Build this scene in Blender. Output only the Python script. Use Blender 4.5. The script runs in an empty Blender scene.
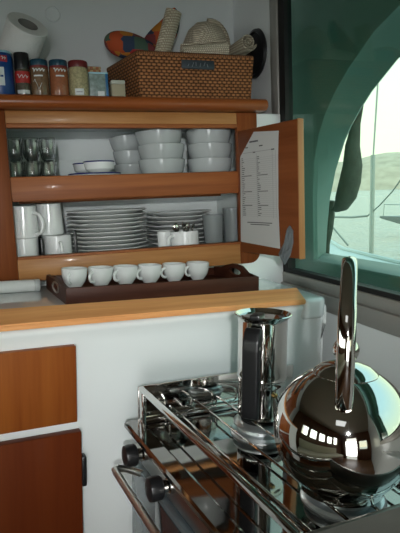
import bpy, bmesh, math, random
from mathutils import Matrix, Vector
random.seed(7)
S = bpy.context.scene
C = S.collection
PI = math.pi
sin, cos = math.sin, math.cos
EYE = Vector((0, 0, 1.45))

# ------------------------------------------------------------------ materials
def new_mat(name):
    m = bpy.data.materials.new(name); m.use_nodes = True
    nt = m.node_tree
    return m, nt, nt.nodes['Principled BSDF']

def plain(name, col, rough=0.5, metal=0.0, coat=0.0, bump=0.0, bscale=60, var=0.0, spec=0.5, trans=0.0, ior=1.45):
    m, nt, p = new_mat(name)
    p.inputs['Base Color'].default_value = (*col, 1)
    p.inputs['Roughness'].default_value = rough
    p.inputs['Metallic'].default_value = metal
    p.inputs['Coat Weight'].default_value = coat
    p.inputs['Coat Roughness'].default_value = 0.08
    p.inputs['Specular IOR Level'].default_value = spec
    p.inputs['Transmission Weight'].default_value = trans
    p.inputs['IOR'].default_value = ior
    tc = nt.nodes.new('ShaderNodeTexCoord')
    nz = nt.nodes.new('ShaderNodeTexNoise'); nz.inputs['Scale'].default_value = bscale; nz.inputs['Detail'].default_value = 4
    nt.links.new(tc.outputs['Object'], nz.inputs['Vector'])
    if bump:
        b = nt.nodes.new('ShaderNodeBump'); b.inputs['Strength'].default_value = bump; b.inputs['Distance'].default_value = 0.01
        nt.links.new(nz.outputs['Fac'], b.inputs['Height']); nt.links.new(b.outputs['Normal'], p.inputs['Normal'])
    if var:
        mx = nt.nodes.new('ShaderNodeMix'); mx.data_type = 'RGBA'
        mx.inputs[6].default_value = (*[c * (1 - var) for c in col], 1); mx.inputs[7].default_value = (*[min(1, c * (1 + var)) for c in col], 1)
        nt.links.new(nz.outputs['Fac'], mx.inputs[0]); nt.links.new(mx.outputs[2], p.inputs['Base Color'])
    return m

def wood(name, dark, light, axis='X', scale=1.0, rough=0.42, coat=0.08, spec=0.4):
    m, nt, p = new_mat(name)
    L = nt.links
    tc = nt.nodes.new('ShaderNodeTexCoord'); mp = nt.nodes.new('ShaderNodeMapping')
    s = {'X': (1.2, 22, 22), 'Y': (22, 1.2, 22), 'Z': (22, 22, 1.2)}[axis]
    mp.inputs['Scale'].default_value = [v * scale for v in s]
    L.new(tc.outputs['Object'], mp.inputs['Vector'])
    n1 = nt.nodes.new('ShaderNodeTexNoise'); n1.inputs['Scale'].default_value = 1.0; n1.inputs['Detail'].default_value = 6; n1.inputs['Distortion'].default_value = 0.6
    n2 = nt.nodes.new('ShaderNodeTexNoise'); n2.inputs['Scale'].default_value = 7.0; n2.inputs['Detail'].default_value = 3
    L.new(mp.outputs['Vector'], n1.inputs['Vector']); L.new(mp.outputs['Vector'], n2.inputs['Vector'])
    ad = nt.nodes.new('ShaderNodeMath'); ad.operation = 'MULTIPLY_ADD'; ad.inputs[1].default_value = 0.35; 
    L.new(n2.outputs['Fac'], ad.inputs[0]); L.new(n1.outputs['Fac'], ad.inputs[2])
    cr = nt.nodes.new('ShaderNodeValToRGB')
    cr.color_ramp.elements[0].position = 0.42; cr.color_ramp.elements[0].color = (*dark, 1)
    cr.color_ramp.elements[1].position = 0.92; cr.color_ramp.elements[1].color = (*light, 1)
    L.new(ad.outputs[0], cr.inputs['Fac']); L.new(cr.outputs['Color'], p.inputs['Base Color'])
    p.inputs['Roughness'].default_value = rough
    p.inputs['Coat Weight'].default_value = coat; p.inputs['Coat Roughness'].default_value = 0.1; p.inputs['Specular IOR Level'].default_value = spec
    b = nt.nodes.new('ShaderNodeBump'); b.inputs['Strength'].default_value = 0.05; b.inputs['Distance'].default_value = 0.003
    L.new(n1.outputs['Fac'], b.inputs['Height']); L.new(b.outputs['Normal'], p.inputs['Normal'])
    return m

def weave(name, dark, light, sx, sz, bump=0.6):
    """rattan weave: short staggered strands in rows (object space, rows along Z)"""
    m, nt, p = new_mat(name); L = nt.links
    tc = nt.nodes.new('ShaderNodeTexCoord'); mp = nt.nodes.new('ShaderNodeMapping')
    mp.inputs['Scale'].default_value = (sx, sx, sz)
    L.new(tc.outputs['Object'], mp.inputs['Vector'])
    sp = nt.nodes.new('ShaderNodeSeparateXYZ'); L.new(mp.outputs['Vector'], sp.inputs[0])
    def mth(op, a, b=None, v=None):
        n = nt.nodes.new('ShaderNodeMath'); n.operation = op
        if hasattr(a, 'links'): L.new(a, n.inputs[0])
        else: n.inputs[0].default_value = a
        if b is not None:
            if hasattr(b, 'links'): L.new(b, n.inputs[1])
            else: n.inputs[1].default_value = b
        return n.outputs[0]
    row = mth('FLOOR', sp.outputs['Z'])
    par = mth('MODULO', mth('ABSOLUTE', row), 2.0)
    ux = mth('ADD', mth('ADD', sp.outputs['X'], sp.outputs['Y']), mth('MULTIPLY', par, 0.5))
    hx = mth('ABSOLUTE', mth('SINE', mth('MULTIPLY', ux, PI)))
    hz = mth('ABSOLUTE', mth('SINE', mth('MULTIPLY', sp.outputs['Z'], PI)))
    h = mth('MULTIPLY', mth('POWER', hx, 0.6), mth('POWER', hz, 0.7))
    nz = nt.nodes.new('ShaderNodeTexNoise'); nz.inputs['Scale'].default_value = 1.3; nz.inputs['Detail'].default_value = 3
    L.new(mp.outputs['Vector'], nz.inputs['Vector'])
    v = mth('MULTIPLY', h, mth('ADD', nz.outputs['Fac'], 0.35))
    cr = nt.nodes.new('ShaderNodeValToRGB')
    cr.color_ramp.elements[0].position = 0.1; cr.color_ramp.elements[0].color = (*dark, 1)
    cr.color_ramp.elements[1].position = 0.85; cr.color_ramp.elements[1].color = (*light, 1)
    L.new(v, cr.inputs['Fac']); L.new(cr.outputs['Color'], p.inputs['Base Color'])
    b = nt.nodes.new('ShaderNodeBump'); b.inputs['Strength'].default_value = bump; b.inputs['Distance'].default_value = 0.004
    L.new(h, b.inputs['Height']); L.new(b.outputs['Normal'], p.inputs['Normal'])
    p.inputs['Roughness'].default_value = 0.55; p.inputs['Specular IOR Level'].default_value = 0.15
    return m

def patchwork(name, scale):
    m, nt, p = new_mat(name); L = nt.links
    tc = nt.nodes.new('ShaderNodeTexCoord')
    vo = nt.nodes.new('ShaderNodeTexVoronoi'); vo.inputs['Scale'].default_value = scale; vo.distance = 'CHEBYCHEV'
    vo.inputs['Randomness'].default_value = 0.55
    L.new(tc.outputs['Object'], vo.inputs['Vector'])
    sp = nt.nodes.new('ShaderNodeSeparateColor'); L.new(vo.outputs['Color'], sp.inputs[0])
    cr = nt.nodes.new('ShaderNodeValToRGB'); cr.color_ramp.interpolation = 'CONSTANT'
    cols = [(0.30, 0.022, 0.018), (0.42, 0.16, 0.015), (0.05, 0.09, 0.06), (0.02, 0.035, 0.07), (0.38, 0.06, 0.012), (0.16, 0.03, 0.03)]
    e = cr.color_ramp.elements
    e[0].position = 0; e[0].color = (*cols[0], 1); e[1].position = 1 / 6; e[1].color = (*cols[1], 1)
    for i in range(2, 6):
        x = e.new(i / 6); x.color = (*cols[i], 1)
    L.new(sp.outputs[0], cr.inputs['Fac']); L.new(cr.outputs['Color'], p.inputs['Base Color'])
    p.inputs['Roughness'].default_value = 0.85
    return m

def pane(name, tint, gloss=0.06):
    """thin tinted window pane: straight-through tint plus a fresnel reflection"""
    m = bpy.data.materials.new(name); m.use_nodes = True
    nt = m.node_tree; nt.nodes.clear(); L = nt.links
    out = nt.nodes.new('ShaderNodeOutputMaterial'); t = nt.nodes.new('ShaderNodeBsdfTransparent'); g = nt.nodes.new('ShaderNodeBsdfGlossy')
    t.inputs['Color'].default_value = (*tint, 1); g.inputs['Roughness'].default_value = 0.02
    lw = nt.nodes.new('ShaderNodeLayerWeight'); lw.inputs['Blend'].default_value = 0.5
    pw = nt.nodes.new('ShaderNodeMath'); pw.operation = 'POWER'; pw.inputs[1].default_value = 4.0
    f = nt.nodes.new('ShaderNodeMath'); f.operation = 'MULTIPLY_ADD'; f.inputs[1].default_value = 0.6; f.inputs[2].default_value = gloss * 0.5
    L.new(lw.outputs['Facing'], pw.inputs[0]); L.new(pw.outputs[0], f.inputs[0])
    mx = nt.nodes.new('ShaderNodeMixShader')
    L.new(f.outputs[0], mx.inputs[0]); L.new(t.outputs[0], mx.inputs[1]); L.new(g.outputs[0], mx.inputs[2]); L.new(mx.outputs[0], out.inputs['Surface'])
    return m

def sea_mat():
    m, nt, p = new_mat('sea_water'); L = nt.links
    p.inputs['Base Color'].default_value = (0.58, 0.53, 0.46, 1); p.inputs['Roughness'].default_value = 0.18
    tc = nt.nodes.new('ShaderNodeTexCoord'); mp = nt.nodes.new('ShaderNodeMapping'); mp.inputs['Scale'].default_value = (1.0, 0.6, 1)
    mp.inputs['Rotation'].default_value = (0, 0, 0.9)
    L.new(tc.outputs['Object'], mp.inputs['Vector'])
    nz = nt.nodes.new('ShaderNodeTexNoise'); nz.inputs['Scale'].default_value = 0.8; nz.inputs['Detail'].default_value = 6; nz.inputs['Roughness'].default_value = 0.65
    L.new(mp.outputs['Vector'], nz.inputs['Vector'])
    b = nt.nodes.new('ShaderNodeBump'); b.inputs['Strength'].default_value = 1.0; b.inputs['Distance'].default_value = 0.7
    L.new(nz.outputs['Fac'], b.inputs['Height']); L.new(b.outputs['Normal'], p.inputs['Normal'])
    return m

WOOD = (0.20, 0.065, 0.018); WOODL = (0.40, 0.155, 0.045)
M = dict(
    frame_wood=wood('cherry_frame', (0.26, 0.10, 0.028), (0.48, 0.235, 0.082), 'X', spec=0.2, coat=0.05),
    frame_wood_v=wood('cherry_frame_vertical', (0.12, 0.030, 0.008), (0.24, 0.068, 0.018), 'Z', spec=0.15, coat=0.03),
    lip_wood=wood('cherry_shelf', (0.20, 0.058, 0.017), (0.34, 0.115, 0.036), 'X', rough=0.5, coat=0.03, spec=0.2),
    mould_wood=wood('cherry_moulding', (0.21, 0.052, 0.012), (0.33, 0.095, 0.024), 'X', rough=0.3, coat=0.15, spec=0.3),
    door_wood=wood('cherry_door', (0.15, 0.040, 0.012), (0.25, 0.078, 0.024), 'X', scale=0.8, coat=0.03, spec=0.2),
    door_edge=wood('pale_edge_wood', (0.34, 0.15, 0.05), (0.50, 0.24, 0.09), 'Z'),
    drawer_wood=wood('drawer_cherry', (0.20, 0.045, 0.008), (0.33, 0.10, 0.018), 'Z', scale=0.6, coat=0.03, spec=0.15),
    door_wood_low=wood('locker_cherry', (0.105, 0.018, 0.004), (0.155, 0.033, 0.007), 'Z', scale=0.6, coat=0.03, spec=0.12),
    board_wood=wood('counter_edge_wood', (0.62, 0.25, 0.085), (0.86, 0.43, 0.17), 'X', coat=0.0, spec=0.2),
    walnut=wood('dark_tray_wood', (0.035, 0.010, 0.006), (0.085, 0.028, 0.015), 'X', rough=0.45, coat=0.0, spec=0.2),
    gel=plain('white_gelcoat', (0.78, 0.81, 0.80), 0.22, bump=0.02, bscale=8, coat=0.3),
    gel_gloss=plain('glossy_worktop', (0.74, 0.77, 0.76), 0.07, coat=0.6),
    liner=plain('white_liner', (0.70, 0.74, 0.73), 0.45, bump=0.03, bscale=40),
    ceil=plain('ceiling_vinyl', (0.24, 0.19, 0.14), 0.7, bump=0.05),
    floor=wood('teak_floor', (0.10, 0.045, 0.02), (0.22, 0.10, 0.04), 'Y'),
    saloon_wood=wood('saloon_joinery', (0.07, 0.024, 0.009), (0.15, 0.055, 0.02), 'Z', scale=0.5),
    cushion=plain('cream_upholstery', (0.55, 0.50, 0.38), 0.9, bump=0.2, bscale=120),
    porcelain=plain('white_porcelain', (0.74, 0.76, 0.75), 0.12, coat=0.3),
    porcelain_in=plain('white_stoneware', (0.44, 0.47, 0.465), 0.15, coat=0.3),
    blue_rim=plain('cobalt_glaze', (0.012, 0.016, 0.14), 0.15),
    chrome=plain('chrome', (0.66, 0.645, 0.62), 0.045, 1.0),
    steel=plain('polished_steel', (0.62, 0.61, 0.59), 0.07, 1.0, bump=0.006, bscale=10),
    hob=plain('hob_steel', (0.27, 0.26, 0.25), 0.05, 1.0, bump=0.012, bscale=9),
    brushed=plain('brushed_steel', (0.55, 0.54, 0.51), 0.28, 1.0),
    dull_steel=plain('dull_steel', (0.20, 0.20, 0.18), 0.35, 1.0),
    alu=plain('burner_aluminium', (0.62, 0.65, 0.66), 0.33, 0.85),
    grey_alu=plain('grey_anodised_frame', (0.36, 0.35, 0.32), 0.4, 0.3),
    rubber=plain('black_rubber', (0.008, 0.008, 0.008), 0.6),
    black=plain('black_plastic', (0.010, 0.010, 0.011), 0.32, bump=0.05, bscale=200),
    black_matt=plain('black_matt', (0.006, 0.006, 0.006), 0.7),
    grey_cloth=plain('grey_catch', (0.16, 0.18, 0.19), 0.6),
    glass=plain('drinking_glass', (0.86, 0.87, 0.87), 0.02, trans=1.0, ior=1.45),
    frosted=plain('frosted_tumbler', (0.50, 0.55, 0.55), 0.22, trans=0.6, ior=1.3),
    oven_glass=plain('oven_glass', (0.035, 0.045, 0.05), 0.06, coat=0.6),
    oven_frame=plain('oven_front_grey', (0.22, 0.27, 0.29), 0.25, 0.4),
    paper=plain('paper', (0.55, 0.56, 0.54), 0.6, bump=0.03, bscale=20),
    towel=plain('paper_towel', (0.74, 0.74, 0.71), 0.9, bump=0.25, bscale=90),
    core=plain('cardboard_core', (0.20, 0.19, 0.17), 0.9),
    ink=plain('print_ink', (0.10, 0.10, 0.10), 0.7),
    ink_grey=plain('print_grey', (0.33, 0.33, 0.33), 0.7),
    rattan=weave('brown_rattan', (0.035, 0.013, 0.005), (0.42, 0.18, 0.070), 62, 105),
    rattan_rim=weave('brown_rattan_rim', (0.05, 0.02, 0.008), (0.30, 0.13, 0.055), 140, 60),
    plate_tag=plain('slate_tag', (0.045, 0.055, 0.065), 0.4, 0.3),
    tag_ink=plain('tag_lettering', (0.16, 0.18, 0.20), 0.4, 0.3),
    straw=weave('pale_straw', (0.40, 0.33, 0.23), (0.84, 0.76, 0.60), 150, 170, 0.8),
    straw_dark=weave('grey_straw', (0.32, 0.265, 0.185), (0.66, 0.58, 0.44), 190, 130, 0.8),
    patch=patchwork('patchwork_cotton', 24),
    lid_blue=plain('teal_lid', (0.012, 0.05, 0.08), 0.35),
    lid_red=plain('dark_red_lid', (0.13, 0.015, 0.015), 0.35),
    red_band=plain('red_band', (0.17, 0.018, 0.02), 0.4),
    spice_brown=plain('brown_spice', (0.15, 0.085, 0.04), 0.7, var=0.6, bscale=160, coat=0.6),
    spice_orange=plain('paprika', (0.27, 0.085, 0.03), 0.7, var=0.4, bscale=160, coat=0.6),
    spice_herb=plain('pale_herbs', (0.34, 0.30, 0.16), 0.7, var=0.8, bscale=170, coat=0.6),
    spice_pepper=plain('peppercorns', (0.06, 0.05, 0.03), 0.6, var=0.9, bscale=190, coat=0.6),
    red_label=plain('red_label', (0.40, 0.025, 0.02), 0.5, var=0.5, bscale=110),
    blue_can=plain('blue_canister', (0.006, 0.05, 0.20), 0.35),
    pale_blue=plain('pale_blue_rim', (0.30, 0.52, 0.60), 0.4),
    white_label=plain('white_label', (0.62, 0.65, 0.64), 0.5),
    red_mark=plain('red_mark', (0.42, 0.03, 0.05), 0.4),
    packet=plain('sachet_box_print', (0.20, 0.26, 0.24), 0.4, var=0.9, bscale=75),
    packet_blue=plain('sachet_box_blue', (0.02, 0.12, 0.26), 0.4),
    beige=plain('beige_box', (0.34, 0.30, 0.20), 0.6),
    beige_lid=plain('pale_lid', (0.42, 0.43, 0.36), 0.5),
    shell=plain('outer_gelcoat', (0.145, 0.24, 0.21), 0.45, bump=0.02, bscale=6),
    deck=plain('deck_gelcoat', (0.70, 0.72, 0.68), 0.6, bump=0.05),
    canvas=plain('dark_canvas', (0.09, 0.10, 0.075), 0.75, bump=0.6, bscale=26, var=0.5),
    rope=plain('grey_rope', (0.34, 0.34, 0.30), 0.8),
    pole=plain('stanchion_steel', (0.55, 0.55, 0.50), 0.4, 0.3),
    dinghy=plain('grey_hypalon', (0.30, 0.32, 0.31), 0.6),
    hills=plain('hazy_hills', (0.66, 0.52, 0.38), 0.95, var=0.4, bscale=0.12),
    brass=plain('brass_valve', (0.50, 0.32, 0.12), 0.25, 1.0),
    tint=pane('teal_tinted_pane', (0.78, 0.925, 0.865)),
    clear=pane('clear_pane', (0.85, 0.9, 0.88)),
)
M['sea'] = sea_mat()
def checker():
    m, nt, p = new_mat('checkered_tin')
    tc = nt.nodes.new('ShaderNodeTexCoord'); ck = nt.nodes.new('ShaderNodeTexChecker'); ck.inputs['Scale'].default_value = 110
    ck.inputs['Color1'].default_value = (0.36, 0.13, 0.05, 1); ck.inputs['Color2'].default_value = (0.42, 0.32, 0.16, 1)
    nt.links.new(tc.outputs['Object'], ck.inputs['Vector']); nt.links.new(ck.outputs['Color'], p.inputs['Base Color'])
    return m
M['checker'] = checker()

# ------------------------------------------------------------------ mesh helpers
class MB:
    """collects shapes into one mesh"""
    def __init__(s): s.b = bmesh.new()
    def box(s, x0, x1, y0, y1, z0, z1, bev=0.0, seg=2):
        t = bmesh.new()
        bmesh.ops.create_cube(t, size=1)
        for v in t.verts:
            v.co = Vector(((x0 + x1) / 2 + v.co.x * (x1 - x0), (y0 + y1) / 2 + v.co.y * (y1 - y0), (z0 + z1) / 2 + v.co.z * (z1 - z0)))
        if bev: bmesh.ops.bevel(t, geom=t.edges[:], offset=bev, segments=seg, affect='EDGES', profile=0.5)
        return s.add(t)
    def add(s, t, mat=None):
        me = bpy.data.meshes.new('tmp')
        if mat: bmesh.ops.transform(t, matrix=mat, verts=t.verts[:])
        t.to_mesh(me); t.free(); s.b.from_mesh(me); bpy.data.meshes.remove(me)
        return s
    def lathe(s, prof, seg=40, c=(0, 0, 0), mat=None, closed=False):
        t = bmesh.new(); rings = []
        for r, z in prof:
            if r < 1e-6: rings.append([t.verts.new((0, 0, z))])
            else: rings.append([t.verts.new((r * cos(2 * PI * k / seg), r * sin(2 * PI * k / seg), z)) for k in range(seg)])
        pr = list(zip(rings, rings[1:])) + ([(rings[-1], rings[0])] if closed else [])
        for a, b in pr:
            for k in range(seg):
                k2 = (k + 1) % seg
                if len(a) == 1 and len(b) == 1: continue
                if len(a) == 1: t.faces.new((a[0], b[k], b[k2]))
                elif len(b) == 1: t.faces.new((a[k], b[0], a[k2]))
                else: t.faces.new((a[k], b[k], b[k2], a[k2]))
        bmesh.ops.recalc_face_normals(t, faces=t.faces[:])
        mm = Matrix.Translation(Vector(c))
        if mat is not None: mm = mm @ mat
        return s.add(t, mm)
    def tube(s, pts, rad, seg=10, cap=True, flat=None, up=None):
        """rad: number or list; flat: (a, b) half-axes for an elliptical section, a along the side of `up`"""
        P = [Vector(p) for p in pts]; n = len(P); t = bmesh.new(); rings = []
        ref = Vector(up) if up else None
        prev = None
        for i in range(n):
            d = (P[min(i + 1, n - 1)] - P[max(i - 1, 0)]).normalized()
            if prev is None:
                u = ref if ref else (Vector((0, 0, 1)) if abs(d.z) < 0.9 else Vector((1, 0, 0)))
                a = d.cross(u).normalized()
            else:
                a = (prev - d * prev.dot(d)).normalized()
            prev = a; b = a.cross(d).normalized()
            r = rad[i] if isinstance(rad, (list, tuple)) else rad
            ra, rb = (r, r) if not flat else (flat[0] * r, flat[1] * r)
            rings.append([t.verts.new(P[i] + a * (ra * cos(2 * PI * k / seg)) + b * (rb * sin(2 * PI * k / seg))) for k in range(seg)])
        for A, B in zip(rings, rings[1:]):
            for k in range(seg):
                t.faces.new((A[k], A[(k + 1) % seg], B[(k + 1) % seg], B[k]))
        if cap: t.faces.new(rings[0][::-1]); t.faces.new(rings[-1])
        bmesh.ops.recalc_face_normals(t, faces=t.faces[:])
        return s.add(t)
    def prism(s, poly, axis, a, b, bev=0.0, seg=2):
        """poly of 2D points, extruded along axis between a and b. X: (y,z)  Y: (x,z)  Z: (x,y)"""
        t = bmesh.new()
        mk = {'X': lambda p, h: (h, p[0], p[1]), 'Y': lambda p, h: (p[0], h, p[1]), 'Z': lambda p, h: (p[0], p[1], h)}[axis]
        A = [t.verts.new(mk(p, a)) for p in poly]; B = [t.verts.new(mk(p, b)) for p in poly]
        n = len(poly)
        t.faces.new(A); t.faces.new(B[::-1])
        for k in range(n): t.faces.new((A[k], B[k], B[(k + 1) % n], A[(k + 1) % n]))
        bmesh.ops.recalc_face_normals(t, faces=t.faces[:])
        if bev: bmesh.ops.bevel(t, geom=t.edges[:], offset=bev, segments=seg, affect='EDGES', profile=0.5)
        return s.add(t)
    def holed(s, outer, hole, axis, a, b):
        """slab with one hole: outer and hole have the same number of points, matched by index"""
        t = bmesh.new()
        mk = {'X': lambda p, h: (h, p[0], p[1]), 'Y': lambda p, h: (p[0], h, p[1]), 'Z': lambda p, h: (p[0], p[1], h)}[axis]
        n = len(outer)
        V = [[t.verts.new(mk(p, h)) for p in L] for L in (outer, hole) for h in (a, b)]
        oa, ob, ha, hb = V
        for k in range(n):
            j = (k + 1) % n
            t.faces.new((oa[k], oa[j], ha[j], ha[k])); t.faces.new((ob[k], hb[k], hb[j], ob[j]))
            t.faces.new((oa[k], ob[k], ob[j], oa[j])); t.faces.new((ha[k], ha[j], hb[j], hb[k]))
        bmesh.ops.recalc_face_normals(t, faces=t.faces[:])
        return s.add(t)
    def sphere(s, c, r, sc=(1, 1, 1), sub=3):
        t = bmesh.new(); bmesh.ops.create_icosphere(t, subdivisions=sub, radius=r)
        for v in t.verts: v.co = Vector((v.co.x * sc[0] + c[0], v.co.y * sc[1] + c[1], v.co.z * sc[2] + c[2]))
        return s.add(t)
    def build(s, name, mat, parent=None, smooth=True, ang=0.6):
        me = bpy.data.meshes.new(name); bmesh.ops.remove_doubles(s.b, verts=s.b.verts[:], dist=1e-6)
        s.b.to_mesh(me); s.b.free()
        me.materials.append(M[mat] if isinstance(mat, str) else mat)
        o = bpy.data.objects.new(name, me); C.objects.link(o)
        if smooth:
            for p in me.polygons: p.use_smooth = True
            me.set_sharp_from_angle(angle=ang)
        if parent: o.parent = parent
        return o

LEVEL = []          # things of the counter side, which stands a few degrees off the wall cabinet
def tag(o, label, cat, group=None, level=False):
    o['label'] = label; o['category'] = cat
    if group: o['group'] = group
    if level: LEVEL.append(o)
    return o
def thing(name, label, cat, loc=(0, 0, 0), rz=0.0, group=None, level=False):
    o = bpy.data.objects.new(name, None); C.objects.link(o); o.empty_display_size = 0.03
    o.location = loc; o.rotation_euler = (0, 0, rz)
    return tag(o, label, cat, group, level)
def struct(name, mb, mat, level=False, smooth=True):
    o = mb.build(name, mat, None, smooth); o['kind'] = 'structure'
    if level: LEVEL.append(o)
    return o
def dup(root, loc, label, rot=None, group=None, level=False):
    r = root.copy(); C.objects.link(r); r.location = loc; r['label'] = label
    if rot is not None: r.rotation_euler = rot
    if group: r['group'] = group
    for ch in list(root.children):
        c = ch.copy(); C.objects.link(c); c.parent = r
        for g in list(ch.children):
            d = g.copy(); C.objects.link(d); d.parent = c
    if level: LEVEL.append(r)
    return r

# ================================================================== THE ROOM (world frame)
XW = 0.87
YB = 2.04
struct('floor', MB().box(-1.75, 0.92, -2.3, 2.1, -0.05, 0), 'floor')
struct('ceiling', MB().box(-1.75, 0.95, -2.3, 2.1, 2.32, 2.38), 'ceil')
struct('wall_back', MB().box(-1.75, 0.92, YB, YB + 0.05, 0, 2.32), 'liner')
# window side wall: aft piece, piece below the window, strip behind the window post
struct('wall_right', MB().box(XW, XW + 0.05, -2.3, YB, 0, 1.085).box(XW, XW + 0.05, 1.722, YB, 1.085, 2.32)
       .box(XW, XW + 0.05, -2.3, -0.45, 1.085, 2.32).box(XW, XW + 0.05, -0.45, 1.722, 2.27, 2.32), 'gel', smooth=False)
wl = MB().box(-1.75, -1.70, -2.3, 2.1, 0, 1.25).box(-1.75, -1.70, -2.3, 2.1, 1.72, 2.32)
for a, b in ((-2.3, -1.75), (-1.35, -1.15), (-0.75, -0.55), (-0.15, 0.05), (0.45, 0.65), (1.05, 2.1)):
    wl.box(-1.75, -1.70, a, b, 1.25, 1.72)
struct('wall_left', wl, 'saloon_wood', smooth=False)
for k, a in enumerate((-1.75, -1.15, -0.55, 0.05, 0.65)):
    struct('window_%d' % (k + 2), MB().box(-1.735, -1.725, a, a + 0.4, 1.25, 1.72), 'clear', smooth=False)
# aft wall with the companionway opening
struct('wall_rear', MB().box(-1.75, -1.15, -2.35, -2.3, 0, 2.32).box(-0.25, 0.92, -2.35, -2.3, 0, 0.95).box(-0.25, 0.92, -2.35, -2.3, 1.6, 2.32)
       .box(0.55, 0.92, -2.35, -2.3, 0.95, 1.6).box(-0.25, -0.05, -2.35, -2.3, 0.95, 1.6).box(-1.15, -0.25, -2.35, -2.3, 1.9, 2.32), 'saloon_wood', smooth=False)
struct('window_7', MB().box(-0.05, 0.55, -2.33, -2.32, 0.95, 1.6), 'clear', smooth=False)

# ---- window_1 : frame, gasket, tinted pane
w = struct('window_1', MB().box(XW - 0.004, XW + 0.03, 1.672, 1.722, 1.085, 2.27, 0.003)
           .box(XW - 0.012, XW + 0.03, -0.45, 1.722, 1.085, 1.137, 0.004).box(XW - 0.004, XW + 0.03, -0.45, 1.672, 1.137, 1.172, 0.003), 'grey_alu')
MB().box(XW + 0.002, XW + 0.03, 1.632, 1.672, 1.172, 2.27).box(XW + 0.002, XW + 0.03, -0.45, 1.632, 1.172, 1.186).build('gasket', 'rubber', w)
MB().box(XW + 0.016, XW + 0.022, -0.45, 1.632, 1.186, 2.27).build('glass_pane', 'tint', w, smooth=False)

# ---- outer moulded shell with its arched opening (beyond the tinted pane)
X1, X2 = 1.03, 1.13
inn = [(1.735, 1.195), (1.735, 1.30), (1.735, 1.42), (1.725, 1.545), (1.69, 1.64), (1.645, 1.705), (1.585, 1.765), (1.51, 1.822), (1.385, 1.895), (1.22, 1.95), (1.0, 1.985), (0.2, 1.99), (-0.2, 1.9), (-0.3, 1.6), (-0.3, 1.195), (0.6, 1.195)]
out_ = [(1.805, 1.205), (1.795, 1.30), (1.775, 1.41), (1.735, 1.515), (1.675, 1.615), (1.635, 1.66), (1.575, 1.715), (1.52, 1.757), (1.40, 1.825), (1.24, 1.88), (1.0, 1.91), (0.2, 1.92), (-0.14, 1.85), (-0.24, 1.55), (-0.24, 1.205), (0.6, 1.205)]
rect = [(2.6, 0.4), (2.6, 0.9), (2.6, 1.4), (2.6, 1.8), (2.6, 2.2), (2.5, 2.6), (2.3, 2.6), (2.0, 2.6), (1.7, 2.6), (1.4, 2.6), (1.0, 2.6), (0.2, 2.6), (-0.8, 2.6), (-1.2, 1.6), (-1.2, 0.4), (0.6, 0.4)]
def arch_shell():
    t = bmesh.new(); n = len(inn)
    def ring(L, x): return [t.verts.new((x, y, z)) for y, z in L]
    def off(L, d):      # nudge towards the rim for a rounded lip
        cy, cz = 0.7, 1.55
        return [(y + (y - cy) * d, z + (z - cz) * d * 1.6) for y, z in L]
    R = [ring(rect, X1), ring(off(inn, 0.022), X1), ring(off(inn, 0.006), X1 + 0.006), ring(inn, X1 + 0.02), ring(out_, X2 - 0.006), ring(off(out_, 0.008), X2 + 0.004), ring(rect, X2 + 0.004)]
    for A, B in zip(R, R[1:]):
        for k in range(n): t.faces.new((A[k], A[(k + 1) % n], B[(k + 1) % n], B[k]))
    A, B = R[-1], R[0]
    for k in range(n): t.faces.new((A[k], A[(k + 1) % n], B[(k + 1) % n], B[k]))
    bmesh.ops.recalc_face_normals(t, faces=t.faces[:])
    return t
struct('wall_outer_shell', MB().add(arch_shell()), 'shell')

# ---- wall details
tag(MB().lathe([(0, 0), (0.027, 0), (0.027, 0.004), (0.024, 0.006), (0.022, 0.004), (0, 0.004)], 32, (0.186, YB, 2.092), Matrix.Rotation(PI / 2, 4, 'X')).build('cover_cap', 'liner'),
    'small round white cover cap on the wall above the paper towel roll', 'cover cap')
vd = thing('wall_speaker', 'round black disc fixed to the side wall behind the wicker basket', 'speaker', (XW, 1.833, 1.937))
MB().lathe([(0, 0), (0.080, 0), (0.085, 0.006), (0.083, 0.014), (0.074, 0.018), (0.070, 0.014)], 48, (0, 0, 0), Matrix.Rotation(-PI / 2, 4, 'Y')).build('rim', 'black', vd)
MB().lathe([(0.070, 0.012), (0.05, 0.017), (0.02, 0.02), (0, 0.02)], 48, (0, 0, 0), Matrix.Rotation(-PI / 2, 4, 'Y')).build('grille', 'black_matt', vd)

# ================================================================== WALL CABINET
cab = thing('wall_cabinet', 'cherry wood wall cabinet with two open shelves of crockery and an opened door', 'cabinet', (0, 0, 0))
FY0, FY1 = 1.65, 1.672
MB().box(-0.66, 0.78, 2.018, YB, 1.20, 1.705).box(0.765, 0.785, FY1, 2.018, 1.213, 1.705).box(-0.045, -0.025, FY1, 2.018, 1.213, 1.705) \
    .box(-0.66, -0.64, FY1, 2.018, 1.213, 1.705).box(-0.64, 0.765, FY1, 2.018, 1.213, 1.265).box(-0.64, 0.765, FY1, 2.018, 1.688, 1.705) \
    .box(-0.025, 0.765, 2.011, 2.018, 1.585, 1.589).build('carcass', 'liner', cab, smooth=False)
MB().box(-0.025, 0.765, FY1, 2.016, 1.478, 1.498, 0.002).build('shelf', 'liner', cab)
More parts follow.
